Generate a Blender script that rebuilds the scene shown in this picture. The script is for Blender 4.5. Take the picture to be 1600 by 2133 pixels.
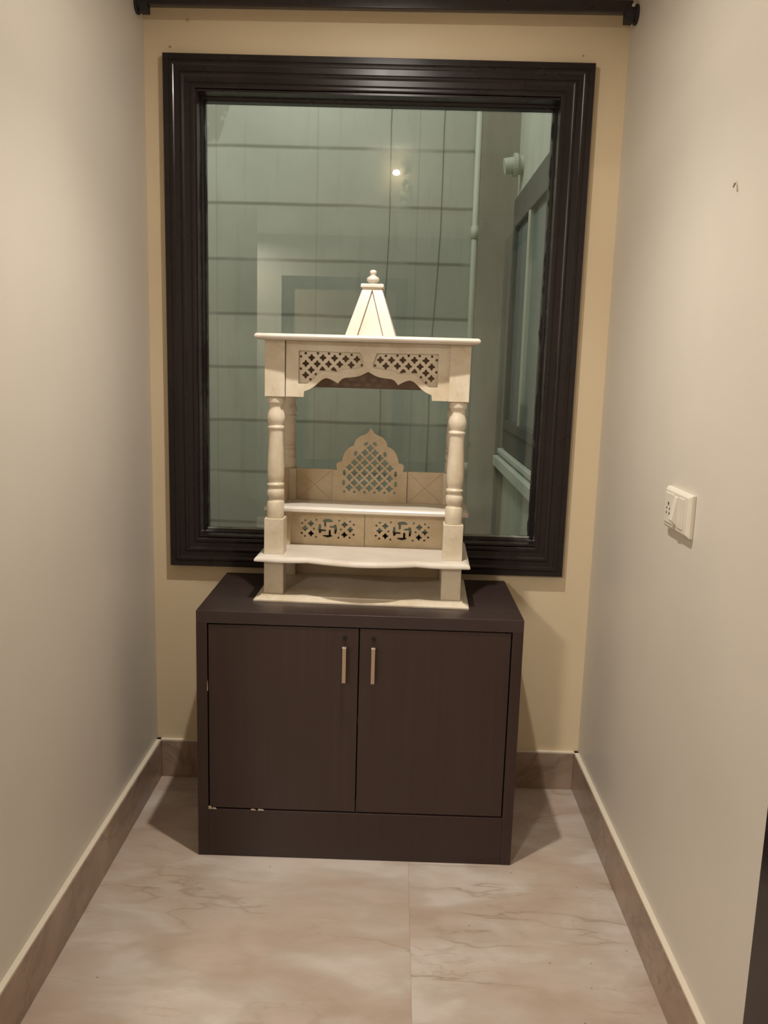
import bpy, bmesh, math, random
from mathutils import Vector, Matrix
random.seed(4)
PI = math.pi
for o in list(bpy.data.objects): bpy.data.objects.remove(o)
scn = bpy.context.scene
C = scn.collection

# ---------------------------------------------------------------- camera
CX, CY, CZ = 0.7765, -2.6679, 1.4058
pitch, yaw, roll, fpx = 0.1738, 0.0102, 0.0283, 1744.4
fw = Vector((-math.sin(yaw)*math.cos(pitch), math.cos(yaw)*math.cos(pitch), -math.sin(pitch)))
rt0 = Vector((math.cos(yaw), math.sin(yaw), 0)); up0 = rt0.cross(fw)
rt = math.cos(roll)*rt0 + math.sin(roll)*up0
up = -math.sin(roll)*rt0 + math.cos(roll)*up0
cd = bpy.data.cameras.new('camera'); cam = bpy.data.objects.new('camera', cd); C.objects.link(cam)
m = Matrix((rt, up, -fw)).transposed().to_4x4(); m.translation = (CX, CY, CZ)
cam.matrix_world = m
cd.sensor_fit = 'HORIZONTAL'; cd.sensor_width = 36; cd.lens = fpx/1600*36; cd.clip_start = 0.02
scn.camera = cam

# ---------------------------------------------------------------- world, lights, exposure
w = bpy.data.worlds.new('dusk'); scn.world = w; w.use_nodes = True
bg = w.node_tree.nodes['Background']
bg.inputs[0].default_value = (0.59, 0.59, 0.555, 1); bg.inputs[1].default_value = 1.7
vs = scn.view_settings
vs.view_transform = 'Standard'; vs.look = 'None'; vs.gamma = 1; vs.use_curve_mapping = False
vs.exposure = -0.27

def area(name, loc, size, power, col, rot=(0, 0, 0), shape='DISK', size_y=None):
    l = bpy.data.lights.new(name, 'AREA'); l.shape = shape; l.size = size
    if size_y: l.size_y = size_y
    l.energy = power; l.color = col
    o = bpy.data.objects.new(name, l); C.objects.link(o); o.location = loc; o.rotation_euler = rot
    return o
WARM = (1.0, 0.93, 0.845)
area('downlight_beam', (0.715, -0.835, 2.486), 0.045, 11.5, WARM)
sl = bpy.data.lights.new('downlight_core', 'SPOT'); sl.energy = 76; sl.spot_size = math.radians(112); sl.spot_blend = 1.0
sl.shadow_soft_size = .022; sl.color = WARM
so = bpy.data.objects.new('downlight_core', sl); C.objects.link(so); so.location = (0.715, -0.835, 2.484)
LX, LY = -.62, -4.2
area('room_fill_beam', (LX, LY, 2.44), 0.34, 112.0, (1.0, 0.93, 0.85))  # added fill light for the niche, from behind the camera
area('shaft_fill_beam', (0.2, 0.75, 3.3), 0.5, 15.0, (1.0, 0.99, 0.94))  # added fill from above for the light well, no fitting

# ---------------------------------------------------------------- helpers
def new_bm(): return bmesh.new()
def add_box(bm, x0, x1, y0, y1, z0, z1):
    v = [bm.verts.new(p) for p in ((x0,y0,z0),(x1,y0,z0),(x1,y1,z0),(x0,y1,z0),(x0,y0,z1),(x1,y0,z1),(x1,y1,z1),(x0,y1,z1))]
    for f in ((3,2,1,0),(4,5,6,7),(0,1,5,4),(1,2,6,5),(2,3,7,6),(3,0,4,7)): bm.faces.new([v[i] for i in f])
def add_loft(bm, rings, cap=True):
    R = [[bm.verts.new(p) for p in r] for r in rings]
    n = len(R[0])
    for a, b in zip(R, R[1:]):
        for i in range(n): bm.faces.new((a[i], a[(i+1) % n], b[(i+1) % n], b[i]))
    if cap: bm.faces.new(R[0][::-1]); bm.faces.new(R[-1])
def add_lathe(bm, cx, cy, prof, n=32):
    add_loft(bm, [[(cx+r*math.cos(2*PI*i/n), cy+r*math.sin(2*PI*i/n), z) for i in range(n)] for z, r in prof])
def add_tube(bm, pts, r, n=12):
    pts = [Vector(p) for p in pts]; rings = []
    for i, p in enumerate(pts):
        d = (pts[min(i+1, len(pts)-1)] - pts[max(i-1, 0)]).normalized()
        a = d.orthogonal().normalized() if i == 0 else (prev - d*prev.dot(d)).normalized()
        prev = a; b = d.cross(a)
        rings.append([p + r*(math.cos(2*PI*k/n)*a + math.sin(2*PI*k/n)*b) for k in range(n)])
    add_loft(bm, rings)
def obj(name, bm, mt, parent=None, bevel=0, smooth=False, segs=2):
    bmesh.ops.recalc_face_normals(bm, faces=bm.faces)
    me = bpy.data.meshes.new(name); bm.to_mesh(me); bm.free()
    o = bpy.data.objects.new(name, me); C.objects.link(o)
    if mt: me.materials.append(mt)
    if smooth:
        for p in me.polygons: p.use_smooth = True
    if bevel:
        b = o.modifiers.new('bevel', 'BEVEL'); b.width = bevel; b.segments = segs; b.limit_method = 'ANGLE'; b.angle_limit = math.radians(40)
        for p in me.polygons: p.use_smooth = True
        o.modifiers.new('wn', 'WEIGHTED_NORMAL')
    if parent: o.parent = parent
    return o
def box(name, x0, x1, y0, y1, z0, z1, mt, parent=None, bevel=0):
    bm = new_bm(); add_box(bm, x0, x1, y0, y1, z0, z1); return obj(name, bm, mt, parent, bevel)
def struct(o): o['kind'] = 'structure'; return o
def tag(o, label, cat, group=None):
    o['label'] = label; o['category'] = cat
    if group: o['group'] = group
    return o
def empty(name, loc, rz=0):
    o = bpy.data.objects.new(name, None); C.objects.link(o); o.location = loc; o.rotation_euler = (0, 0, rz); o.empty_display_size = .05
    return o
def sheet(name, loops, thick, mt, parent, y, bevel=0.0):
    """flat panel in the XZ plane with holes; loops[0] outline. front face at y, back at y+thick"""
    cu = bpy.data.curves.new(name, 'CURVE'); cu.dimensions = '2D'; cu.fill_mode = 'BOTH'
    cu.extrude = thick/2 - bevel; cu.bevel_depth = bevel; cu.bevel_resolution = 1; cu.offset = -bevel
    for lp in loops:
        s = cu.splines.new('POLY'); s.points.add(len(lp)-1)
        for p, (x, z) in zip(s.points, lp): p.co = (x, z, 0, 1)
        s.use_cyclic_u = True
    tmp = bpy.data.objects.new('tmp', cu); C.objects.link(tmp)
    dg = bpy.context.evaluated_depsgraph_get(); dg.update()
    me = bpy.data.meshes.new_from_object(tmp.evaluated_get(dg))
    bpy.data.objects.remove(tmp); bpy.data.curves.remove(cu)
    me.transform(Matrix.Translation((0, y+thick/2, 0)) @ Matrix.Rotation(PI/2, 4, 'X'))
    me.name = name; me.materials.clear(); me.materials.append(mt)
    for p in me.polygons: p.use_smooth = False
    o = bpy.data.objects.new(name, me); C.objects.link(o); o.parent = parent
    return o
def circ(cx, cz, r, n=12): return [(cx+r*math.cos(2*PI*i/n), cz+r*math.sin(2*PI*i/n)) for i in range(n)]
def clover(cx, cz, r):
    pts = []
    for i in range(32):
        a = 2*PI*i/32; q = r*(0.80+0.20*math.cos(4*a)); pts.append((cx+q*math.cos(a), cz+q*math.sin(a)))
    return pts
def mirror(lp, c): return [(2*c-x, z) for x, z in lp][::-1]

# ---------------------------------------------------------------- materials
def mat(name, col, rough=.5, metal=0, spec=.5, coat=0):
    mm = bpy.data.materials.new(name); mm.use_nodes = True
    b = mm.node_tree.nodes['Principled BSDF']
    b.inputs['Base Color'].default_value = (*col, 1); b.inputs['Roughness'].default_value = rough
    b.inputs['Metallic'].default_value = metal; b.inputs['Specular IOR Level'].default_value = spec
    b.inputs['Coat Weight'].default_value = coat
    return mm
class G:
    def __init__(s, mm): s.nt = mm.node_tree; s.N = s.nt.nodes; s.L = s.nt.links; s.b = s.N['Principled BSDF']
    def n(s, t, ins=None, **kw):
        x = s.N.new(t)
        for k, v in kw.items(): setattr(x, k, v)
        for k, v in (ins or {}).items():
            if isinstance(v, bpy.types.NodeSocket): s.L.new(v, x.inputs[k])
            else: x.inputs[k].default_value = v
        return x
    def pos(s, sc=(1, 1, 1), loc=(0, 0, 0), rot=(0, 0, 0), kind='Object'):
        t = s.n('ShaderNodeTexCoord')
        return s.n('ShaderNodeMapping', {'Vector': t.outputs[kind], 'Scale': sc, 'Location': loc, 'Rotation': rot}).outputs[0]
    def noise(s, v, scale, detail=4, rough=.5, dist=0):
        return s.n('ShaderNodeTexNoise', {'Vector': v, 'Scale': scale, 'Detail': detail, 'Roughness': rough, 'Distortion': dist}).outputs['Fac']
    def ramp(s, f, stops):
        r = s.n('ShaderNodeValToRGB', {'Fac': f}); e = r.color_ramp.elements
        while len(e) < len(stops): e.new(.5)
        for el, (p, c) in zip(e, stops): el.position = p; el.color = (*c, 1) if len(c) == 3 else c
        return r.outputs['Color']
    def g(s, f, a, b_): return s.ramp(f, [(a, (0, 0, 0)), (b_, (1, 1, 1))])
    def mix(s, f, a, b_, mode='MIX'):
        x = s.n('ShaderNodeMix', data_type='RGBA', blend_type=mode)
        for i, v in ((0, f), (6, a), (7, b_)):
            if isinstance(v, bpy.types.NodeSocket): s.L.new(v, x.inputs[i])
            else: x.inputs[i].default_value = v if i == 0 else (*v, 1)
        return x.outputs[2]
    def math(s, op, a, b_=0.0, c=0.0):
        x = s.n('ShaderNodeMath', operation=op)
        for i, v in enumerate((a, b_, c)):
            if isinstance(v, bpy.types.NodeSocket): s.L.new(v, x.inputs[i])
            else: x.inputs[i].default_value = v
        return x.outputs[0]
    def bump(s, h, st, dist=.01): s.L.new(s.n('ShaderNodeBump', {'Height': h, 'Strength': st, 'Distance': dist}).outputs[0], s.b.inputs['Normal'])
    def col(s, c): s.L.new(c, s.b.inputs['Base Color'])

def wall_paint(name, c, spec=.35):
    mm = mat(name, c, .42, spec=spec); g = G(mm)
    f = g.noise(g.pos(), 1.3, 3)
    d = tuple(x*.93 for x in c); l = tuple(min(1, x*1.04) for x in c)
    g.col(g.mix(g.g(f, .3, .7), d, l))
    g.bump(g.noise(g.pos(), 160, 2), .08, .002)
    return mm
M = {}
M['wall'] = wall_paint('cream_paint', (.645, .59, .51))
M['wall_b'] = wall_paint('cream_paint_lit_tone', (.73, .60, .405))  # same paint as the side walls; yellow tone of the lighting put into colour
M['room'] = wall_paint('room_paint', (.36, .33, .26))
M['ledge'] = mat('ledge_paint', (.74, .67, .54), .5)
M['ceil'] = mat('ceiling_white', (.78, .74, .68), .8)

# floor marble
def marble_floor():
    mm = mat('beige_marble', (.5, .4, .3), .30, spec=.4); g = G(mm)
    P = g.pos(); sep = g.n('ShaderNodeSeparateXYZ', {0: P})
    # tile lattice: seams at x = 0.852 + 0.9 k, y = -0.201 - 0.585 k
    tx = g.math('DIVIDE', g.math('SUBTRACT', sep.outputs[0], .852), .90)
    ty = g.math('DIVIDE', g.math('ADD', sep.outputs[1], .201), .585)
    fx = g.math('ABSOLUTE', g.math('SUBTRACT', g.math('FRACT', g.math('ADD', tx, .5)), .5))
    fy = g.math('ABSOLUTE', g.math('SUBTRACT', g.math('FRACT', g.math('ADD', ty, .5)), .5))
    seamx = g.math('LESS_THAN', g.math('MULTIPLY', fx, .90), .0011)
    seamy = g.math('LESS_THAN', g.math('MULTIPLY', fy, .585), .0008)
    ix = g.math('FLOOR', tx); iy = g.math('FLOOR', ty)
    off = g.n('ShaderNodeCombineXYZ', {0: g.math('MULTIPLY', ix, 3.1), 1: 0.0, 2: g.math('MULTIPLY', ix, 1.7)})
    V = g.n('ShaderNodeVectorMath', {0: P, 1: off.outputs[0]}, operation='ADD').outputs[0]
    Vs = g.n('ShaderNodeMapping', {'Vector': V, 'Scale': (1, 2.1, 1), 'Rotation': (0, 0, .12)}).outputs[0]
    cl = g.noise(Vs, 3.4, 5, .5, .5)
    base = g.ramp(cl, [(.34, (.46, .36, .29)), (.44, (.50, .40, .33)), (.51, (.51, .435, .37)), (.61, (.61, .545, .485))])
    cl2 = g.noise(Vs, 7, 4, .6, .3)
    base = g.mix(g.g(cl2, .45, .8), base, (.56, .46, .385))
    Vl = g.n('ShaderNodeMapping', {'Vector': V, 'Scale': (.9, 3.2, 1), 'Rotation': (0, 0, .10)}).outputs[0]
    wv = g.noise(Vl, 2.4, 5, .5, .15)
    vein = g.math('MAXIMUM', g.math('SUBTRACT', 1.0, g.math('MULTIPLY', g.math('ABSOLUTE', g.math('SUBTRACT', wv, .5)), 55.0)), 0.0)
    vmask = g.g(g.noise(V, 2.6, 3, .5), .47, .60)
    base = g.mix(g.math('MULTIPLY', g.math('MULTIPLY', vein, vmask), .62), base, (.29, .20, .14))
    soft = g.math('MAXIMUM', g.math('SUBTRACT', 1.0, g.math('MULTIPLY', g.math('ABSOLUTE', g.math('SUBTRACT', wv, .49)), 13.0)), 0.0)
    base = g.mix(g.math('MULTIPLY', soft, .24), base, (.42, .32, .235))
    wv2 = g.noise(Vl, 4.6, 4, .5, .3)
    v2 = g.math('MAXIMUM', g.math('SUBTRACT', 1.0, g.math('MULTIPLY', g.math('ABSOLUTE', g.math('SUBTRACT', wv2, .47)), 50.0)), 0.0)
    v2 = g.math('MULTIPLY', g.math('MULTIPLY', v2, g.g(g.noise(V, 4, 2), .50, .65)), .35)
    base = g.mix(v2, base, (.36, .27, .20))
    # specks
    sp = g.n('ShaderNodeTexVoronoi', {'Vector': V, 'Scale': 19.0}).outputs['Distance']
    spm = g.math('MULTIPLY', g.math('LESS_THAN', sp, .045), g.math('GREATER_THAN', g.noise(V, 4.3, 2), .53))
    base = g.mix(g.math('MULTIPLY', spm, .7), base, (.16, .10, .07))
    base = g.mix(g.math('MULTIPLY', seamx, .35), base, (.28, .20, .14))
    base = g.mix(g.math('MULTIPLY', seamy, .16), base, (.34, .25, .18))
    g.col(base)
    return mm
M['floor'] = marble_floor()
def skirt():
    mm = mat('brown_marble', (.3, .2, .15), .28, spec=.45); g = G(mm)
    P = g.pos((1, 1, 1), (.3, 0, 0), (.0, .35, .0))
    n = g.noise(P, 4, 5, .6, .8)
    c = g.ramp(n, [(.3, (.255, .175, .125)), (.52, (.33, .235, .17)), (.7, (.40, .30, .23))])
    v = g.noise(P, 3, 6, .6, 1.0)
    v = g.math('MAXIMUM', g.math('SUBTRACT', 1.0, g.math('MULTIPLY', g.math('ABSOLUTE', g.math('SUBTRACT', v, .5)), 45.0)), 0.0)
    c = g.mix(g.math('MULTIPLY', v, .45), c, (.16, .10, .07))
    g.col(c); return mm
M['skirt'] = skirt()
def dark_wood(name, a, b_, rough, sc=(40, 40, 1.2), spec=.5):
    mm = mat(name, a, rough, spec=spec); g = G(mm)
    n = g.noise(g.pos(sc), 1.0, 5, .6); g.col(g.mix(g.g(n, .35, .7), a, b_))
    n2 = g.noise(g.pos(), 6, 3)
    g.L.new(g.n('ShaderNodeMapRange', {0: n2, 1: .3, 2: .7, 3: rough*.8, 4: rough*1.25}).outputs[0], g.b.inputs['Roughness'])
    return mm
M['frame'] = dark_wood('dark_brown_lacquer', (.015, .0098, .0092), (.020, .013, .012), .27, (6, 6, 6), .35)
M['cab'] = dark_wood('dark_laminate', (.035, .0175, .0135), (.043, .0225, .0175), .38, (60, 60, 1.5))
M['cabfr'] = dark_wood('dark_laminate_frame', (.031, .0155, .0125), (.036, .0185, .0150), .36, (60, 60, 1.5))
M['cabtop'] = dark_wood('dark_cabinet_top', (.034, .020, .0175), (.044, .028, .025), .33, (3, 60, 3))
M['dark'] = mat('black_gap', (.006, .004, .004), .8)
M['chip'] = mat('bare_board_chip', (.50, .40, .30), .7)
M['steel'] = mat('brushed_nickel', (.52, .42, .33), .30, metal=.9)
M['steel2'] = mat('polished_end', (.85, .80, .74), .2, metal=.9)
def marble_white(k=(1, 1, 1), name='aged_white_marble'):
    mm = mat(name, (.7, .6, .5), .36, spec=.5); g = G(mm)
    P = g.pos()
    n = g.noise(P, 7, 5, .6, .5)
    c = g.ramp(n, [(.28, (.55, .45, .30)), (.5, (.67, .59, .455)), (.72, (.76, .69, .575))])
    s = g.noise(P, 22, 4, .65, .3)
    c = g.mix(g.math('MULTIPLY', g.g(s, .58, .78), .45), c, (.45, .29, .15))
    v = g.noise(g.pos((1, 1, 1), (3, 1, 2), (.3, .5, .2)), 5, 5, .6, 1.2)
    v = g.math('MAXIMUM', g.math('SUBTRACT', 1.0, g.math('MULTIPLY', g.math('ABSOLUTE', g.math('SUBTRACT', v, .5)), 50.0)), 0.0)
    c = g.mix(g.math('MULTIPLY', v, .13), c, (.40, .30, .20))
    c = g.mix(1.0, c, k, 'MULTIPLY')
    g.col(c)
    g.b.inputs['Subsurface Weight'].default_value = .12
    g.b.inputs['Subsurface Radius'].default_value = (.012, .009, .006)
    g.b.inputs['Subsurface Scale'].default_value = .4
    return mm
M['marble'] = marble_white()
M['shaded'] = marble_white((.84, .77, .66), 'yellowed_shaded_marble')  # same stone, with rear-panel shade and some yellowing put into the colour
def slab_white():
    mm = mat('white_marble_slab', (.76, .70, .61), .32, spec=.5); g = G(mm)
    n = g.noise(g.pos((1, 2, 1)), 5, 5, .6, .5)
    c = g.ramp(n, [(.3, (.60, .52, .42)), (.5, (.67, .61, .53)), (.7, (.72, .67, .60))])
    s = g.noise(g.pos((1, 1, 1), (4, 2, 2)), 14, 4, .65, .3)
    g.col(g.mix(g.math('MULTIPLY', g.g(s, .60, .78), .4), c, (.48, .36, .22)))
    return mm
M['slab'] = slab_white()
M['plastic'] = mat('switch_plastic', (.72, .66, .56), .35)
M['hole'] = mat('socket_hole', (.03, .025, .02), .7)
M['blackmetal'] = dark_wood('black_rod_paint', (.013, .008, .008), (.024, .014, .013), .28, (3, 30, 30))
M['header_brown'] = dark_wood('brown_panel', (.20, .135, .095), (.27, .19, .135), .6, (5, 5, 5))  # plain brown, darker than the rest of the shrine
def shaft_blocks():
    mm = mat('rendered_block_wall', (.4, .42, .38), .9, spec=.1); g = G(mm)
    t = g.n('ShaderNodeTexCoord'); s = g.n('ShaderNodeSeparateXYZ', {0: t.outputs['Object']})
    wob = g.math('MULTIPLY', g.math('SUBTRACT', g.noise(t.outputs['Object'], 2.5, 2), .5), .015)
    u = g.math('SUBTRACT', s.outputs[0], .365); z = g.math('ADD', g.math('SUBTRACT', s.outputs[2], .585), wob)
    gz = g.math('ABSOLUTE', g.math('SUBTRACT', g.math('FRACT', g.math('ADD', g.math('DIVIDE', z, .263), .5)), .5))
    gu = g.math('ABSOLUTE', g.math('SUBTRACT', g.math('FRACT', g.math('ADD', g.math('DIVIDE', u, .49), .5)), .5))
    hz = g.math('SUBTRACT', 1.0, g.n('ShaderNodeMapRange', {0: g.math('MULTIPLY', gz, .263), 1: .003, 2: .012, 3: 0.0, 4: 1.0}).outputs[0])
    vz = g.math('SUBTRACT', 1.0, g.n('ShaderNodeMapRange', {0: g.math('MULTIPLY', gu, .49), 1: .001, 2: .006, 3: 0.0, 4: 1.0}).outputs[0])
    rid = g.math('FLOOR', g.math('DIVIDE', z, .263))
    rt_ = g.n('ShaderNodeTexWhiteNoise', {'W': rid}, noise_dimensions='1D').outputs['Value']
    tone = g.mix(rt_, (.45, .46, .415), (.53, .54, .49))
    hz = g.math('MULTIPLY', hz, g.g(g.noise(t.outputs['Object'], 3, 3), .25, .5))
    blk = g.mix(g.math('MULTIPLY', vz, .30), tone, (.22, .22, .19))
    blk = g.mix(g.math('MULTIPLY', hz, .75), blk, (.19, .19, .165))
    gr = g.noise(t.outputs['Object'], 2.2, 5, .65)
    sx_ = g.math('ADD', s.outputs[0], g.math('MULTIPLY', s.outputs[2], -.35))
    patch = g.math('MULTIPLY', g.math('LESS_THAN', sx_, -.97), g.math('MULTIPLY', g.math('GREATER_THAN', s.outputs[2], 2.44), g.g(g.noise(t.outputs['Object'], 14, 4), .42, .52)))
    blk = g.mix(g.math('MULTIPLY', patch, .45), blk, (.23, .22, .17))
    c = g.mix(g.math('MULTIPLY', g.g(gr, .4, .8), .35), blk, (.30, .29, .25))
    dr = g.noise(g.pos((9, 1, .8)), 2, 4, .6); c = g.mix(g.math('MULTIPLY', g.g(dr, .55, .75), .3), c, (.24, .24, .21))
    g.col(c); g.bump(gr, .3, .02); return mm
M['blocks'] = shaft_blocks()
def plaster(name, a, b_):
    mm = mat(name, a, .9, spec=.1); g = G(mm)
    n = g.noise(g.pos((4, 4, 1)), 2, 5, .65); c = g.mix(g.g(n, .35, .75), a, b_)
    s = g.n('ShaderNodeTexVoronoi', {'Vector': g.pos((1, 1, .5)), 'Scale': 7.0}).outputs['Distance']
    c = g.mix(g.math('MULTIPLY', g.math('LESS_THAN', s, .06), .5), c, (.2, .2, .18))
    g.col(c); return mm
M['plaster'] = plaster('shaft_plaster', (.60, .62, .55), (.50, .52, .46))
M['plaster2'] = plaster('stained_plaster', (.36, .34, .295), (.27, .26, .22))
M['pvc'] = mat('weathered_pvc', (.55, .57, .50), .5)
M['shaftframe'] = mat('grey_painted_frame', (.10, .105, .10), .45)
M['sill'] = mat('white_sill', (.68, .72, .66), .5)
M['blueglass'] = mat('hazy_pane', (.20, .25, .25), .12, spec=.7)
M['putty'] = mat('glazing_putty', (.42, .43, .36), .8)
M['sealant'] = mat('black_sealant', (.012, .010, .009), .6)
M['doorwood'] = dark_wood('door_veneer', (.22, .16, .10), (.30, .22, .14), .35)
def glass():
    mm = bpy.data.materials.new('window_pane_glass'); mm.use_nodes = True
    nt = mm.node_tree; nt.nodes.clear()
    o = nt.nodes.new('ShaderNodeOutputMaterial'); mx = nt.nodes.new('ShaderNodeMixShader')
    tr = nt.nodes.new('ShaderNodeBsdfTransparent'); tr.inputs[0].default_value = (.94, .97, .93, 1)
    gl = nt.nodes.new('ShaderNodeBsdfGlossy'); gl.inputs['Roughness'].default_value = 0.0
    fr = nt.nodes.new('ShaderNodeFresnel'); fr.inputs[0].default_value = 1.62
    nt.links.new(fr.outputs[0], mx.inputs[0]); nt.links.new(tr.outputs[0], mx.inputs[1]); nt.links.new(gl.outputs[0], mx.inputs[2])
    nt.links.new(mx.outputs[0], o.inputs[0]); return mm
M['glass'] = glass()
def emit(name, c, s):
    mm = mat(name, (.8, .8, .8)); b = mm.node_tree.nodes['Principled BSDF']
    b.inputs['Emission Color'].default_value = (*c, 1); b.inputs['Emission Strength'].default_value = s; return mm

# ---------------------------------------------------------------- structure
W = 1.4295; H = 2.50; YH = -1.85; YR = -4.8; XL = -2.0
FL, FR, FB, FT = .060, 1.332, .745, 2.291      # window frame outer edges
IL, IR, IB, IT = .157, 1.240, .845, 2.192      # opening edges
struct(box('floor', XL, W+.1, YR, .0, -.1, 0, M['floor']))
struct(box('ceiling', XL, W+.1, YR, .0, H, H+.1, M['ceil']))
lw = struct(box('wall_left', -.12, 0, YH-.1, .0, 0, H, M['wall']))
rw = struct(box('wall_right', W, W+.12, YR, .0, 0, H, M['wall']))
sheet_loops = [[(-.12, 0), (W+.12, 0), (W+.12, H), (-.12, H)], [(IL, IB), (IR, IB), (IR, IT), (IL, IT)]]
bw = sheet('wall_back', sheet_loops, .11, M['wall_b'], None, 0.0); struct(bw)
struct(box('wall_header', 0, W, YH-.1, YH, 2.21, H, M['wall_b']))  # brighter wall colour stands in for lamplight on the header
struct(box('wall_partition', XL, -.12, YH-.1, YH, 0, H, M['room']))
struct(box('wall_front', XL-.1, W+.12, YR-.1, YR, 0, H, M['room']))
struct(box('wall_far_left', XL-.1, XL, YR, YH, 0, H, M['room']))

# baseboards, each with a painted top ledge
def baseboard(name, x0, x1, y0, y1):
    b = struct(box(name, x0, x1, y0, y1, 0, .130, M['skirt'], None, .0015))
    return b
bl = baseboard('baseboard_left', .0, .016, YH, -.0); box('ledge', .0, .0135, YH, -.0, .130, .1335, M['ledge'], bl)
br_ = baseboard('baseboard_right', W-.016, W, -1.41, -.0); box('ledge', W-.0135, W, -1.41, -.0, .130, .1335, M['ledge'], br_)
bb = baseboard('baseboard_back', .016, W-.016, -.014, 0); box('ledge', .0, W, -.012, 0, .130, .1335, M['ledge'], bb)
# little marks on the walls
bm = new_bm()
add_tube(bm, [(W-.0012, -.922, 1.770), (W-.0012, -.928, 1.776), (W-.0012, -.936, 1.776), (W-.0012, -.942, 1.768), (W-.0012, -.945, 1.758)][::-1], .0016, 6)
obj('scuff_mark', bm, mat('wall_scuff', (.44, .37, .28), .8), rw)
for i, (x, z, r) in enumerate(((.078, 2.315, .0035), (1.297, 2.318, .003), (.13, 2.388, .0045))):
    bm = new_bm(); bmesh.ops.create_uvsphere(bm, u_segments=10, v_segments=6, radius=r, matrix=Matrix.Translation((x, -.0005, z)))
    obj('nail_hole', bm, mat('filled_hole', (.46, .35, .22), .8), bw)

# ---------------------------------------------------------------- window
win = struct(empty('window_1', (.696, 0, IB)))
def rect_frame(prof, x0, x1, z0, z1):
    """sweep profile [(inset, y)] round a rectangle, mitred"""
    bm = new_bm(); rings = []
    for cx, cz, sx, sz in ((x0, z0, 1, 1), (x1, z0, -1, 1), (x1, z1, -1, -1), (x0, z1, 1, -1)):
        rings.append([bm.verts.new((cx+sx*d, y, cz+sz*d)) for d, y in prof])
    n = len(prof)
    for i in range(4):
        a, b_ = rings[i], rings[(i+1) % 4]
        for k in range(n): bm.faces.new((a[k], a[(k+1) % n], b_[(k+1) % n], b_[k]))
    return bm
def child(o, p):
    o.parent = p; o.matrix_parent_inverse = Matrix.Translation(p.location).inverted(); return o
prof = [(0, 0), (0, -.024), (.002, -.027), (.018, -.0275), (.020, -.0295), (.023, -.0315), (.027, -.032), (.031, -.0315), (.034, -.0300), (.050, -.0300),
        (.052, -.0320), (.055, -.0340), (.059, -.0345), (.062, -.0335), (.065, -.0315), (.080, -.0310), (.083, -.0330), (.087, -.0345), (.093, -.0345), (.0965, -.0320), (.0965, 0)]
f = child(obj('architrave', rect_frame(prof, FL, FR, FB, FT), M['frame'], None, 0), win)
# inner lining and stop bead carrying the glass
prof2 = [(-.008, -.002), (.0, -.026), (.006, -.026), (.006, .030), (.012, .034), (.014, .044), (.014, .075), (-.008, .075)]
f2 = child(obj('lining', rect_frame(prof2, IL-.002, IR+.002, IB-.001, IT+.001), M['frame']), win)
prof3 = [(0, .040), (0, .0455), (.0025, .0455), (.0025, .040)]
pane = child(box('pane', IL+.004, IR-.004, .046, .050, IB+.004, IT-.004, M['glass']), win)
# ragged black sealant down the two sides, pale putty along the foot of the pane
def ragged(name, along, lo, hi, at, sgn, base, amp, mt, seed, thick=.003):
    r = random.Random(seed); n = 60; a = []; b_ = []
    v = 0
    for i in range(n+1):
        t = lo+(hi-lo)*i/n; v = .8*v+.2*r.uniform(-1, 1); wv = max(.0006, base+amp*(v*2.2+.35*r.uniform(-1, 1)))
        a.append(t); b_.append(at+sgn*wv)
    bm = new_bm()
    P = lambda t, q, y: (q, y, t) if along == 'z' else (t, y, q)
    for i in range(n):
        q = [P(a[i], at, .0455), P(a[i+1], at, .0455), P(a[i+1], b_[i+1], .0455), P(a[i], b_[i], .0455)]
        q2 = [(x, y-thick, z) for x, y, z in q]
        vs_ = [bm.verts.new(p) for p in q+q2]
        for fc in ((0, 1, 2, 3), (7, 6, 5, 4), (2, 3, 7, 6), (0, 1, 5, 4)): bm.faces.new([vs_[k] for k in fc])
    bmesh.ops.remove_doubles(bm, verts=bm.verts, dist=1e-6)
    return child(obj(name, bm, mt), win)
ragged('sealant', 'z', IB+.02, IT-.02, IL+.010, 1, .0035, .004, M['sealant'], 1)
ragged('sealant', 'z', IB+.02, IT-.02, IR-.010, -1, .0045, .006, M['sealant'], 5)
ragged('putty', 'x', IL+.012, IR-.012, IB+.010, 1, .008, .004, M['putty'], 3, .002)

# ---------------------------------------------------------------- light well outside
YS = 1.6
SX0, SX1 = -.75, 1.33
struct(box('wall_shaft_back', SX0-.1, SX1+.1, YS, YS+.1, -.3, 3.6, M['blocks']))
struct(box('wall_shaft_right', SX1, SX1+.12, .11, YS, -.3, 3.6, M['plaster']))
struct(box('wall_shaft_left', SX0-.1, SX0, .11, YS, -.3, 3.6, M['plaster']))
struct(box('wall_shaft_near', SX0-.1, SX1+.12, .0, .11, H+.1, 3.6, M['plaster']))
struct(box('wall_shaft_near_side', SX0-.1, -.12, .0, .11, -.3, H+.1, M['plaster']))
struct(box('floor_shaft', SX0-.1, SX1+.12, .11, YS+.1, -.4, -.3, M['plaster2']))
struct(box('trim_1', 1.150, SX1, YS-.045, YS, -.3, 3.6, M['plaster2']))
bm = new_bm(); add_tube(bm, [(1.137, YS-.022, -.3), (1.137, YS-.022, 3.55)], .0165, 14)
for z in (.9, 2.05, 3.0): add_lathe(bm, 1.137, YS-.022, [(z-.03, .0165), (z-.029, .021), (z+.029, .021), (z+.03, .0165)], 14)
tag(obj('drain_pipe', bm, M['pvc'], None, 0, True), 'pale vertical drain pipe on the block wall outside the window', 'pipe')
t = empty('pipe_outlet', (SX1, 1.42, 2.33)); tag(t, 'short pale pipe stub with collar jutting from the shaft wall, top right behind the glass', 'pipe')
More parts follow.
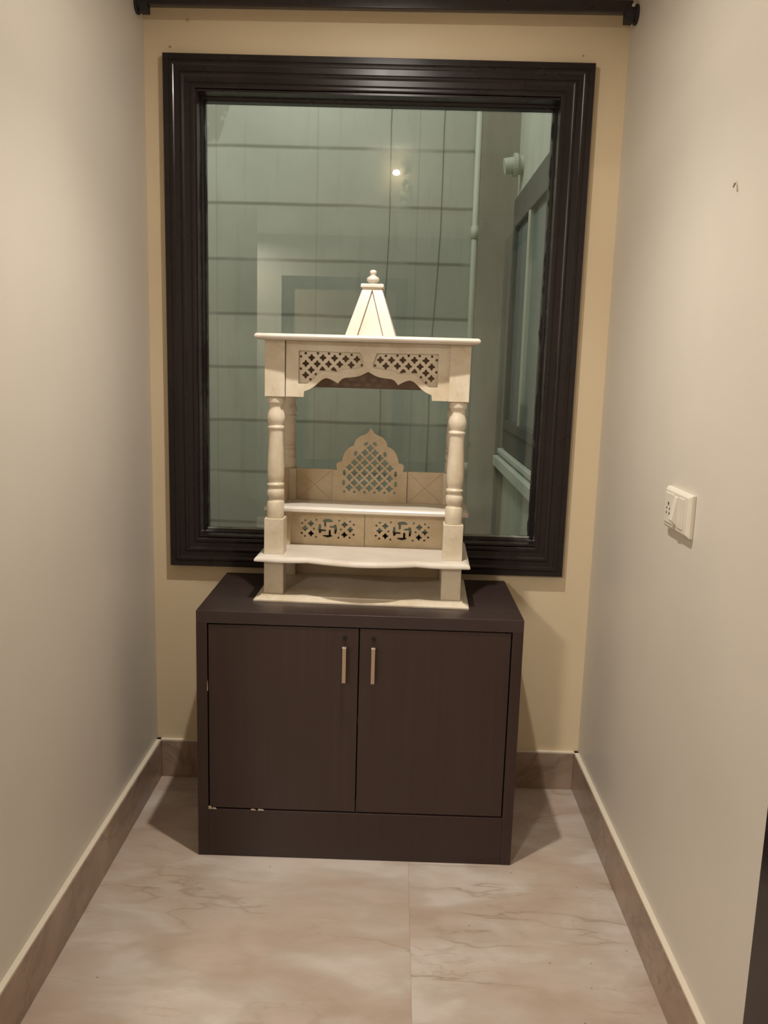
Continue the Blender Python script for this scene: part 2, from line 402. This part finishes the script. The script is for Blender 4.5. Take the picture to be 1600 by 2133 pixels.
bm = new_bm(); add_tube(bm, [(0, 0, 0), (-.03, 0, 0)], .042, 20); add_tube(bm, [(-.026, 0, 0), (-.044, 0, 0)], .052, 20); obj('collar', bm, M['pvc'], t)
bm = new_bm(); add_tube(bm, [(-.04, 0, 0), (-.085, 0, -.008)], .036, 20); obj('stub', bm, M['pvc'], t)
# side window of the light well
t = struct(empty('window_2', (SX1, 1.05, .98)))
def yz_frame(y0, y1, z0, z1, wd, x0, x1):
    bm = new_bm()
    add_box(bm, x0, x1, y0, y0+wd, z0, z1); add_box(bm, x0, x1, y1-wd, y1, z0, z1)
    add_box(bm, x0, x1, y0+wd, y1-wd, z1-wd, z1); add_box(bm, x0, x1, y0+wd, y1-wd, z0, z0+wd); return bm
def ch2(o): return child(o, t)
ch2(obj('outer_frame', yz_frame(.35, 1.50, 1.02, 2.19, .10, SX1-.020, SX1), M['shaftframe'], None, .003))
ch2(obj('sash', yz_frame(.45, 1.40, 1.12, 2.09, .045, SX1-.032, SX1-.006), M['shaftframe'], None, .003))
ch2(box('mullion', SX1-.030, SX1-.004, .90, .95, 1.12, 2.09, M['pvc'], None, .003))
ch2(box('pane', SX1-.012, SX1-.002, .45, 1.40, 1.12, 2.09, M['blueglass']))
ch2(box('sill', SX1-.055, SX1, .30, 1.55, .925, .975, M['sill'], None, .004))
ch2(box('sill_bead', SX1-.038, SX1, .32, 1.53, .988, 1.012, M['sill'], None, .004))
# thin cables on the back wall
for k, (xa, xb) in enumerate(((.735, .690), (.995, .93))):
    bm = new_bm(); add_tube(bm, [(xa+.006*math.sin(i*1.3)+(xb-xa)*i/12, YS-.004, 3.5-i*.24) for i in range(13)], .0016, 6)
    tag(obj('cable', bm, M['plaster2'], None, 0, True), ('left' if k == 0 else 'right')+' one of two thin grey cables hanging on the block wall outside', 'cable')

# ---------------------------------------------------------------- room behind (seen in the reflections) and its added fill lamp
d = struct(empty('door_1', (W, -1.35, 0)))
def chd(o): return child(o, d)
bm = new_bm(); add_box(bm, W-.035, W, -1.51, -1.41, 0, 2.15); add_box(bm, W-.035, W, -2.40, -2.30, 0, 2.15); add_box(bm, W-.035, W, -2.30, -1.51, 2.05, 2.15)
chd(obj('casing', bm, M['frame'], None, .004)); chd(box('door_panel', W-.018, W, -2.30, -1.51, .005, 2.05, M['doorwood']))
d2 = struct(empty('door_2', (.3, YR, 0)))
def chd2(o): return child(o, d2)
bm = new_bm(); add_box(bm, -.25, -.15, YR, YR+.04, 0, 2.15); add_box(bm, .75, .85, YR, YR+.04, 0, 2.15); add_box(bm, -.15, .75, YR, YR+.04, 2.05, 2.15)
chd2(obj('casing', bm, M['frame'], None, .004)); chd2(box('door_panel', -.15, .75, YR, YR+.02, .005, 2.05, M['doorwood']))
t = empty('room_fill_lamp', (LX, LY, H)); tag(t, 'round fill lamp added out of view behind the camera', 'lamp')  # made-up fitting for the fill light, kept out of the reflections
bm = new_bm(); add_lathe(bm, 0, 0, [(0, .19), (-.03, .19), (-.03, .175), (-.001, .175)]); obj('rim', bm, M['ceil'], t)
bm = new_bm(); add_lathe(bm, 0, 0, [(-.001, .174), (-.028, .174)]); obj('diffuser', bm, emit('fill_lamp_diffuser', (1, .9, .78), 2.0), t)
t = empty('downlight', (.715, -.835, H)); tag(t, 'small recessed ceiling downlight above the wooden cabinet', 'lamp')
bm = new_bm(); add_lathe(bm, 0, 0, [(0, .055), (-.006, .052), (-.008, .046), (-.004, .040), (0, .040)]); obj('trim_ring', bm, M['ceil'], t)
bm = new_bm(); add_lathe(bm, 0, 0, [(-.0005, .039), (-.004, .039)]); obj('lens', bm, emit('downlight_lens', (1, .88, .72), 20), t)
# ornamental wall light on the header (its reflection shows in the glass)
t = empty('wall_light', (.762, YH, 2.33)); tag(t, 'small ornamental wall light reflected near the top of the window pane', 'lamp')
bm = new_bm()
for k, (x, z, r) in enumerate(((.018, .085, .022), (.022, .02, .016), (.045, -.01, .018), (.02, -.05, .020), (.048, -.055, .020), (.03, -.10, .024))):
    bmesh.ops.create_uvsphere(bm, u_segments=16, v_segments=10, radius=r, matrix=Matrix.Translation((x, .008, z)) @ Matrix.Diagonal((1, .5, 1.15, 1)))
obj('ornament', bm, mat('gilt_plaster', (.75, .66, .42), .5), t, 0, True)
bm = new_bm(); bmesh.ops.create_uvsphere(bm, u_segments=16, v_segments=10, radius=.016, matrix=Matrix.Translation((-.018, .03, .06)) @ Matrix.Diagonal((1.2, 1, .8, 1)))
obj('bulb', bm, emit('bulb_glow', (1, .93, .80), 150), t, 0, True)

# ---------------------------------------------------------------- curtain rod
t = empty('curtain_rod', (W/2, -.07, 2.41)); tag(t, 'dark brown square curtain rod spanning the niche above the window', 'curtain rod')
def ch(o): return child(o, t)
bm = new_bm(); add_loft(bm, [[(x, y, z+dz) for y, dz in ((-.083, -.0165), (-.057, -.0165), (-.057, .0165), (-.083, .0165))] for x, z in ((.012, 2.4135), (W-.016, 2.4225))])
ch(obj('rod', bm, M['blackmetal'], None, .003))
for s, x, z in ((1, .0, 2.402), (-1, W, 2.405)):
    bm = new_bm()
    add_tube(bm, [(x, -.07, z), (x+s*.008, -.07, z)], .027, 20)
    add_tube(bm, [(x+s*.006, -.07, z), (x+s*.030, -.07, z)], .021, 20)
    add_box(bm, min(x+s*.012, x+s*.036), max(x+s*.012, x+s*.036), -.088, -.052, z-.022, z+.012)
    ch(obj('bracket', bm, M['sealant'], None, .002))
    bm = new_bm(); add_tube(bm, [(x+s*.018, -.094, z+.016), (x+s*.018, -.086, z+.016)], .005, 10); ch(obj('screw', bm, M['steel2']))

# ---------------------------------------------------------------- switch plate on the right wall
t = empty('switch_board', (W, -.800, 1.10)); tag(t, 'white plastic switch and socket plate on the right wall', 'switch')
def rnd_plate(bm, x0, x1, y0, y1, z0, z1, inset):
    add_loft(bm, [[(x0, y0, z0), (x0, y1, z0), (x0, y1, z1), (x0, y0, z1)], [(x0-(x0-x1)*.55, y0, z0), (x0-(x0-x1)*.55, y1, z0), (x0-(x0-x1)*.55, y1, z1), (x0-(x0-x1)*.55, y0, z1)],
                  [(x1, y0+inset, z0+inset), (x1, y1-inset, z0+inset), (x1, y1-inset, z1-inset), (x1, y0+inset, z1-inset)]])
bm = new_bm(); rnd_plate(bm, 0, -.015, -.080, .086, -.049, .047, .007); obj('cover_plate', bm, M['plastic'], t, .002)
box('socket_module', -.0175, -.0145, .018, .072, -.034, .034, M['plastic'], t, .001)
box('blank_module', -.0172, -.0145, -.052, -.016, -.034, .034, M['plastic'], t, .001)
bm = new_bm(); add_loft(bm, [[(-.0145, y, z) for y, z in ((-.010, -.033), (.014, -.033), (.014, .033), (-.010, .033))], [(xx, y, z) for xx, y, z in ((-.027, -.008, -.021), (-.027, .012, -.021), (-.0175, .012, .032), (-.0175, -.008, .032))]])
obj('rocker', bm, M['plastic'], t, .001)
for y, z, r in ((.046, .010, .0042), (.056, -.001, .0028), (.036, -.001, .0028), (.056, -.012, .0030), (.036, -.012, .0034)):
    bm = new_bm(); add_tube(bm, [(-.0150, y, z), (-.0178, y, z)], r, 12); obj('socket_hole', bm, M['hole'], t)

# ---------------------------------------------------------------- cabinet
cx0, cx1, cyf, cyb, HC = .2470, 1.1450, -.4675, -.003, .7307
t = empty('storage_cabinet', ((cx0+cx1)/2, (cyf+cyb)/2, 0)); tag(t, 'dark brown wooden two-door cabinet standing on the marble floor under the shrine', 'cabinet')
bm = new_bm()
sx = .030
add_box(bm, cx0, cx0+sx, cyf, cyb-.036, 0, HC-.035); add_box(bm, cx1-sx, cx1, cyf, cyb-.036, 0, HC-.035)
add_box(bm, cx0+sx, cx1-sx, cyf+.0005, cyb-.036, 0, .145); add_box(bm, cx0+sx, cx1-sx, cyb-.05, cyb-.036, .145, HC-.035)
add_box(bm, cx0+sx, cx1-sx, cyf+.03, cyb-.05, .40, .415)
ch(obj('carcass', bm, M['cabfr'], None, .0008))
bm = new_bm(); add_box(bm, cx0, cx1, cyf, cyb-.036, HC-.035, HC); ch(obj('top_board', bm, M['cabtop'], None, .0012))
mid = .6960
for s, a, b_ in ((0, cx0+sx+.003, mid-.0015), (1, mid+.0015, cx1-sx-.003)):
    dr = ch(box('door', a, b_, cyf+.003, cyf+.021, .1485, HC-.0385, M['cab'], None, .001))
    hx = .657 if s == 0 else .736
    def sub(o):
        o.parent = dr; return o
    hz0, hz1 = .545, .647
    bm = new_bm(); add_box(bm, hx-.0052, hx+.0052, cyf-.027, cyf-.019, hz0, hz1)
    add_box(bm, hx-.004, hx+.004, cyf-.0195, cyf+.004, hz0+.008, hz0+.016); add_box(bm, hx-.004, hx+.004, cyf-.0195, cyf+.004, hz1-.016, hz1-.008)
    sub(obj('handle', bm, M['steel'], None, .0008))
    bm = new_bm(); add_box(bm, hx-.0056, hx+.0056, cyf-.0275, cyf-.0185, hz1-.003, hz1+.001); sub(obj('handle_cap', bm, M['steel2'], None, .0005))
    bm = new_bm(); add_tube(bm, [(hx, cyf+.0005, .664), (hx, cyf+.006, .664)], .0065, 16); sub(obj('keyhole', bm, M['dark'], None))
# chipped laminate edge under the left door
for x0, x1, h in ((.277, .287, .008), (.288, .300, .003), (.398, .412, .0025), (.418, .436, .003), (.276, .278, .03)):
    bm = new_bm(); zz = .1445 if h < .02 else .50
    add_loft(bm, [[(x0, cyf-.0004, zz), (x1, cyf-.0004, zz), (x1, cyf+.004, zz), (x0, cyf+.004, zz)], [(x0+.001, cyf-.0004, zz+h), (x1-(x1-x0)*.3, cyf-.0004, zz+h*.8), (x1-(x1-x0)*.3, cyf+.004, zz+h*.8), (x0+.001, cyf+.004, zz+h)]])
    ch(obj('chipped_edge', bm, M['chip']))
bpy.data.objects['chipped_edge']['label'] = 'pale chipped spot at the lower corner of the left door'

# ---------------------------------------------------------------- marble shrine
t = empty('marble_shrine', (.6935, -.369, 0), -.033)
tag(t, 'carved white marble home shrine with four turned columns, on the dark cabinet before the window', 'shrine')
# local coords: x centred, y depth from the front edge, z = world height
def slab_ring(path, z_prof, name, mt, parent=t):
    """closed plan outline, edge profile [(z, inset)]; inset towards the centroid-ish normal"""
    n = len(path); rings = []
    nor = []
    for i in range(n):
        p0, p1, p2 = Vector(path[i-1]), Vector(path[i]), Vector(path[(i+1) % n])
        a = (p1-p0).normalized(); b_ = (p2-p1).normalized()
        na = Vector((a.y, -a.x)); nb = Vector((b_.y, -b_.x)); q = (na+nb)
        q = q/max(.35, q.dot(na)) if q.length > 1e-6 else na
        nor.append(q)
    for z, ins in z_prof:
        rings.append([(path[i][0]-nor[i].x*ins, path[i][1]-nor[i].y*ins, z) for i in range(n)])
    bm = new_bm(); add_loft(bm, rings)
    o = obj(name, bm, mt, parent)
    for p in o.data.polygons: p.use_smooth = False
    return o
DB = .318
# base slab, ogee edge; darker marble stands in for shade under the shelf
slab_ring([(-.3075, 0), (.3075, 0), (.3075, DB), (-.3075, DB)],
          [(HC+.0003, 0), (HC+.0045, .0), (HC+.0065, .003), (HC+.009, .009), (HC+.0125, .016), (HC+.0155, .0175)], 'base_slab', M['marble'])
ZB = HC+.0155
# lower shelf with scalloped front
front = []
def arc(xa, xb, ya, yb, bulge, n=10):
    for i in range(n):
        u_ = i/n; front.append((xa+(xb-xa)*u_, ya+(yb-ya)*u_-bulge*math.sin(PI*u_)))
front.append((-.306, 0)); front.append((-.285, -.001))
arc(-.270, -.155, -.003, .004, .006, 8)
arc(-.155, .155, .004, .004, .033, 24)
arc(.155, .270, .004, -.003, .006, 8)
front += [(.270, -.003), (.285, -.001), (.306, 0)]
slab_ring(front+[(.306, DB), (-.306, DB)], [(.8455, .004), (.848, .0), (.852, 0), (.856, .002), (.859, .006), (.8615, .013)], 'lower_shelf', M['slab'])
# upper shelf
slab_ring([(-.302, .132), (.302, .132), (.302, DB), (-.302, DB)], [(.969, .004), (.972, .0), (.979, 0), (.983, .003), (.986, .008)], 'upper_shelf', M['slab'])
# roof slab, front slightly bowed
rf = [(-.306, .0), (-.297, -.002)]+[(-.29+.58*i/24, -.002-.014*math.sin(PI*i/24)) for i in range(25)]+[(.297, -.002), (.306, 0)]
slab_ring(rf+[(.306, DB), (-.306, DB)], [(1.465, .012), (1.467, .006), (1.471, .001), (1.475, 0), (1.479, .002), (1.482, .006)], 'roof_slab', M['slab'])
# columns
CXs = .2555
def column(x, y, rear):
    h = .028
    p = empty('column', (x, y, 0)); p.parent = t
    def b(n, z0, z1, hh=h): return box(n, -hh, hh, -hh, hh, z0, z1, M['marble'], p, .0012)
    b('foot_block', ZB, .8455); 
    if not rear:
        b('plinth_block', .8615, .965)
        z0, z1 = .965, 1.3105
        pr = [(z0, .0235), (.968, .0245), (1.010, .0245), (1.0135, .0225), (1.0165, .0200), (1.020, .0195), (1.0235, .0215), (1.030, .0240), (1.038, .0250), (1.046, .0238), (1.050, .0205),
              (1.0525, .0200), (1.0555, .0205), (1.0575, .0238), (1.061, .0248), (1.0645, .0238), (1.0665, .0205), (1.070, .0200), (1.076, .0225), (1.090, .0240), (1.115, .0243), (1.15, .0228), (1.19, .0207), (1.212, .0205),
              (1.218, .0210), (1.2205, .0232), (1.224, .0243), (1.2275, .0232), (1.230, .0205), (1.233, .0208), (1.240, .0240), (1.250, .0256), (1.258, .0252), (1.268, .0225), (1.278, .0198), (1.286, .0197), (1.290, .0215), (1.2925, .0243), (1.2955, .0250), (1.306, .0250), (z1, .0240)]
        b('capital_block', 1.3105, 1.465)
    else:
        b('lower_block', .8615, .969); b('plinth_block', .986, 1.083)
        pr = [(1.083, .0235), (1.085, .0242), (1.114, .0242), (1.117, .0215), (1.120, .0205), (1.124, .0235), (1.131, .0250), (1.138, .0235), (1.141, .0205), (1.144, .0205), (1.146, .0240), (1.1495, .0248), (1.153, .0238), (1.155, .0205),
              (1.162, .0225), (1.175, .0240), (1.195, .0236), (1.225, .0215), (1.236, .0210), (1.239, .0240), (1.2425, .0246), (1.246, .0235), (1.248, .0206), (1.254, .0235), (1.262, .0250), (1.270, .0240), (1.280, .0205), (1.290, .0200), (1.296, .0240), (1.3105, .0250)]
        b('capital_block', 1.3105, 1.465)
    bm = new_bm(); add_lathe(bm, 0, 0, pr, 40)
    o = obj('shaft', bm, M['marble'], p, 0, True)
YF, YB = .0635, .289
for y, r in ((YF, 0), (YB, 1)):
    for x in (-CXs, CXs): column(x, y, r)
# front arch panel -------------------------------------------------
AC = .003
half = [(-.2262, 1.4645), (-.2262, 1.3113), (-.1745, 1.3113), (-.1728, 1.3270), (-.1665, 1.3290), (-.155, 1.3345), (-.143, 1.3430), (-.132, 1.3540), (-.123, 1.3615), (-.112, 1.3655), (-.101, 1.3630),
        (-.090, 1.3575), (-.0795, 1.3515), (-.075, 1.3575), (-.068, 1.3645), (-.060, 1.3675), (-.045, 1.3690), (-.029, 1.3710), (-.016, 1.3750), (-.007, 1.3800), (.0, 1.3850)]
half = [(max(x-.0010, -.2255), z) for x, z in half[:-1]]+[(AC, 1.3855)]
outline = half+[(2*AC-x, z) for x, z in half[:-1]][::-1]
holes = [(-0.1553, 1.4201), (-0.1236, 1.4206), (-0.0916, 1.4203), (-0.0603, 1.4193), (-0.0294, 1.4188), (-0.1714, 1.4036), (-0.1396, 1.4034), (-0.1079, 1.4035), (-0.0770, 1.4036), (-0.0450, 1.4029), (-0.1561, 1.3866), (-0.1714, 1.3721)]
dots = [(-0.1718, 1.4318), (-0.1377, 1.4325), (-0.1073, 1.4323), (-0.0764, 1.4319), (-0.0443, 1.4305), (-0.1850, 1.4224), (-0.1850, 1.3894), (-0.1432, 1.3752), (-0.1577, 1.3607), (-0.0157, 1.4032)]
part = [[(-0.1338, 1.3855), (-0.1300, 1.3925), (-0.125, 1.3984), (-0.1205, 1.3930), (-0.1160, 1.3885), (-0.1171, 1.3855)], [(-0.1020, 1.3873), (-0.0985, 1.3935), (-0.0935, 1.3969), (-0.0870, 1.3909), (-0.0835, 1.3840), (-0.0909, 1.3848)]]
hl = [clover(x, z, .0098) for x, z in holes]+[circ(x, z, .0036) for x, z in dots]+part
lo = hl+[mirror(h_, AC) for h_ in hl]
sheet('arch_lattice', [outline]+lo, .006, M['marble'], t, .0505)
opn = [(-0.1900, 1.4385), (-0.0199, 1.4365), (-0.0155, 1.4250), (-0.0120, 1.4130), (-0.0095, 1.4030), (-0.0130, 1.3965), (-0.0380, 1.3920), (-0.0650, 1.3900), (-0.0800, 1.3820), (-0.0908, 1.3805), (-0.1068, 1.3825), (-0.1243, 1.3828), (-0.1384, 1.373), (-0.151, 1.3594), (-0.1668, 1.3479), (-0.1900, 1.3480)]
sheet('arch_panel', [outline, opn, mirror(opn, AC)], .005, M['marble'], t, .0425, .0007)
# rear and side headers
box('rear_header', -CXs+.028, CXs-.028, .282, .296, 1.333, 1.465, M['header_brown'], t, .001)
for s in (-1, 1): box('side_header', s*CXs-.007, s*CXs+.007, YF+.028, YB-.028, 1.3135, 1.465, M['shaded'], t, .001)
# lower back panels with pierced motif ----------------------------
SC = [(-0.1695, 0.9262), (-0.1870, 0.911), (-0.1690, 0.8950), (-0.0669, 0.9258), (-0.0494, 0.9112), (-0.0674, 0.8943)]
SD = [(-0.1861, 0.9361), (-0.1960, 0.9271), (-0.1529, 0.9385), (-0.1598, 0.9104), (-0.1975, 0.8956), (-0.1872, 0.8868), (-0.1533, 0.8850), (-0.0835, 0.9379), (-0.0500, 0.9366), (-0.0776, 0.911), (-0.0389, 0.9266), (-0.0850, 0.8848), (-0.0505, 0.8861), (-0.0390, 0.8955)]
SN = [(-0.1327, 0.9372), (-0.1254, 0.9417), (-0.1115, 0.9422), (-0.1032, 0.9367), (-0.1031, 0.9328), (-0.1225, 0.9325), (-0.1228, 0.9176), (-0.1288, 0.9174), (-0.1290, 0.9328), (-0.1327, 0.9331)]
SE = [(-0.1119, 0.9202), (-0.0991, 0.9213), (-0.0985, 0.9252), (-0.0923, 0.9246), (-0.0891, 0.9120), (-0.0926, 0.8962), (-0.0975, 0.8969), (-0.0980, 0.9155), (-0.1119, 0.9150)]
SS = [(-0.1328, 0.8914), (-0.1148, 0.8921), (-0.1148, 0.9080), (-0.1086, 0.9080), (-0.1085, 0.8923), (-0.1045, 0.8920), (-0.1046, 0.8877), (-0.1179, 0.8834), (-0.1320, 0.8875)]
SW = [(-0.1448, 0.9243), (-0.1391, 0.9245), (-0.1380, 0.9090), (-0.1235, 0.9090), (-0.1235, 0.9035), (-0.1380, 0.9032), (-0.1387, 0.8978), (-0.1436, 0.8960), (-0.1471, 0.9092)]
for dx, x0, x1 in ((0, -CXs+.0085, -.0065), (.2262, -.0050, CXs-.0085)):
    hs_ = [clover(x+dx, z, .0094) for x, z in SC]+[circ(x+dx, z, .0031) for x, z in SD]+[[(x+dx, z) for x, z in q] for q in (SN, SE, SS, SW)]
    if dx: hs_ = [h_ for h_ in hs_]
    sheet('pierced_panel', [[(x0, .8615), (x1, .8615), (x1, .969), (x0, .969)]]+hs_, .010, M['shaded'], t, .188, .0005)
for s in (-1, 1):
    box('side_panel', s*CXs-.007, s*CXs+.007, YF+.028, YB-.028, .8615, .969, M['shaded'], t, .001)
    box('corner_strip', s*(CXs-.017)-.009, s*(CXs-.017)+.009, .170, .187, .8615, .969, M['shaded'], t, .001)
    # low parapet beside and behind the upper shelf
    box('side_parapet', s*CXs-.007, s*CXs+.007, .150, YB-.028, .986, 1.083, M['shaded'], t, .001)
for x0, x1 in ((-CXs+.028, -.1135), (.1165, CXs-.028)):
    p = box('rear_parapet', x0, x1, .272, .288, .986, 1.083, M['shaded'], t, .001)
# engraved cross lines on the two rear panels
for x0, x1 in ((-CXs+.034, -.120), (.123, CXs-.034)):
    bm = new_bm(); add_tube(bm, [(x0, .2718, .990), (x1, .2718, 1.078)], .0007, 6); add_tube(bm, [(x0, .2718, 1.078), (x1, .2718, .990)], .0007, 6)
    obj('engraving', bm, mat('engraved_line', (.42, .31, .19), .7), t)
box('rear_foot_rail', -CXs+.028, CXs-.028, .284, .298, ZB, .8455, M['shaded'], t, .001)
# niche panel with jali lattice --------------------------------------
NC = .0015
nh = [(-.1130, .9862), (-.1130, 1.0835), (-.1010, 1.0835), (-.1005, 1.0900), (-.1035, 1.0960), (-.1010, 1.1040), (-.0950, 1.1085), (-.0860, 1.1100), (-.0845, 1.1200), (-.0805, 1.1330), (-.0740, 1.1440), (-.0650, 1.1530), (-.0560, 1.1580), (-.0500, 1.1590),
      (-.0490, 1.1680), (-.0440, 1.1780), (-.0360, 1.1860), (-.0270, 1.1910), (-.0180, 1.1945), (-.0100, 1.1990), (-.0050, 1.2060)]
outline = nh+[(NC, 1.2165)]+[(2*NC-x, z) for x, z in nh][::-1]
hl = []
def inside(x, z): return True
rows = [(1.154, [0]), (1.1390, [-.5, .5]), (1.1235, [-1, 0, 1]), (1.1080, [-1.5, -.5, .5, 1.5]), (1.0925, [-2, -1, 0, 1, 2]), (1.0765, [-1.5, -.5, .5, 1.5]), (1.0610, [-2, -1, 0, 1, 2]), (1.0450, [-1.5, -.5, .5, 1.5]), (1.0295, [-2, -1, 0, 1, 2])]
for z, xs in rows:
    for k in xs: hl.append(clover(NC-.001+k*.0311, z, .0105))
def ell(cx, cz, a, b_, ang):
    ca, sa = math.cos(ang), math.sin(ang)
    return [(cx+a*math.cos(q)*ca-b_*math.sin(q)*sa, cz+a*math.cos(q)*sa+b_*math.sin(q)*ca) for q in [2*PI*i/14 for i in range(14)]]
for s in (-1, 1):
    hl.append(ell(NC+s*.0135, 1.1665, .0072, .0048, -s*.6)); hl.append(ell(NC+s*.0450, 1.1360, .0050, .0078, s*.25))
    hl.append(ell(NC+s*.0790, 1.0755, .0045, .0090, 0)); hl.append(ell(NC+s*.0805, 1.0440, .0045, .0085, 0))
for k in (-2.5, -1.5, -.5, .5, 1.5, 2.5): hl.append(circ(NC+k*.0311, 1.0165, .0036))
sheet('niche_panel', [outline]+hl, .014, M['shaded'], t, .262, .0008)
# spire ---------------------------------------------------------------
sp = empty('spire', (.0030, .160, 0)); sp.parent = t
b0, b1, zb, zt = .0715, .0290, 1.482, 1.6125
def sq(cx, cy, h_, z): return [(cx-h_, cy-h_, z), (cx+h_, cy-h_, z), (cx+h_, cy+h_, z), (cx-h_, cy+h_, z)]
bm = new_bm(); add_loft(bm, [sq(0, 0, b0-.012, zb), sq(0, 0, b1-.010, zt)]); obj('spire_core', bm, M['slab'], sp, .0005)
for sx_ in (-1, 1):
    for sy in (-1, 1):
        h0, h1 = .0168, .0143
        bm = new_bm(); add_loft(bm, [sq(sx_*(b0-h0), sy*(b0-h0), h0, zb), sq(sx_*(b1-h1), sy*(b1-h1), h1, zt)]); obj('corner_rib', bm, M['slab'], sp, .0012)
bm = new_bm(); add_box(bm, -.027, .027, -.027, .027, zt, 1.6185); obj('cap_neck', bm, M['marble'], sp, .001)
bm = new_bm(); add_loft(bm, [sq(0, 0, .0300, 1.6185), sq(0, 0, .0325, 1.6205), sq(0, 0, .0325, 1.6275), sq(0, 0, .0295, 1.6300)]); obj('cap_slab', bm, M['slab'], sp, .001)
bm = new_bm(); add_lathe(bm, 0, 0, [(1.6300, .0110), (1.6325, .0120), (1.6345, .0105), (1.6365, .0140), (1.6400, .0178), (1.6440, .0188), (1.6475, .0175), (1.6510, .0130), (1.6535, .0085), (1.6560, .0070), (1.6580, .0085), (1.6620, .0102), (1.6655, .0100), (1.6690, .0075), (1.6705, .0030)], 32)
obj('finial', bm, M['slab'], sp, 0, True)
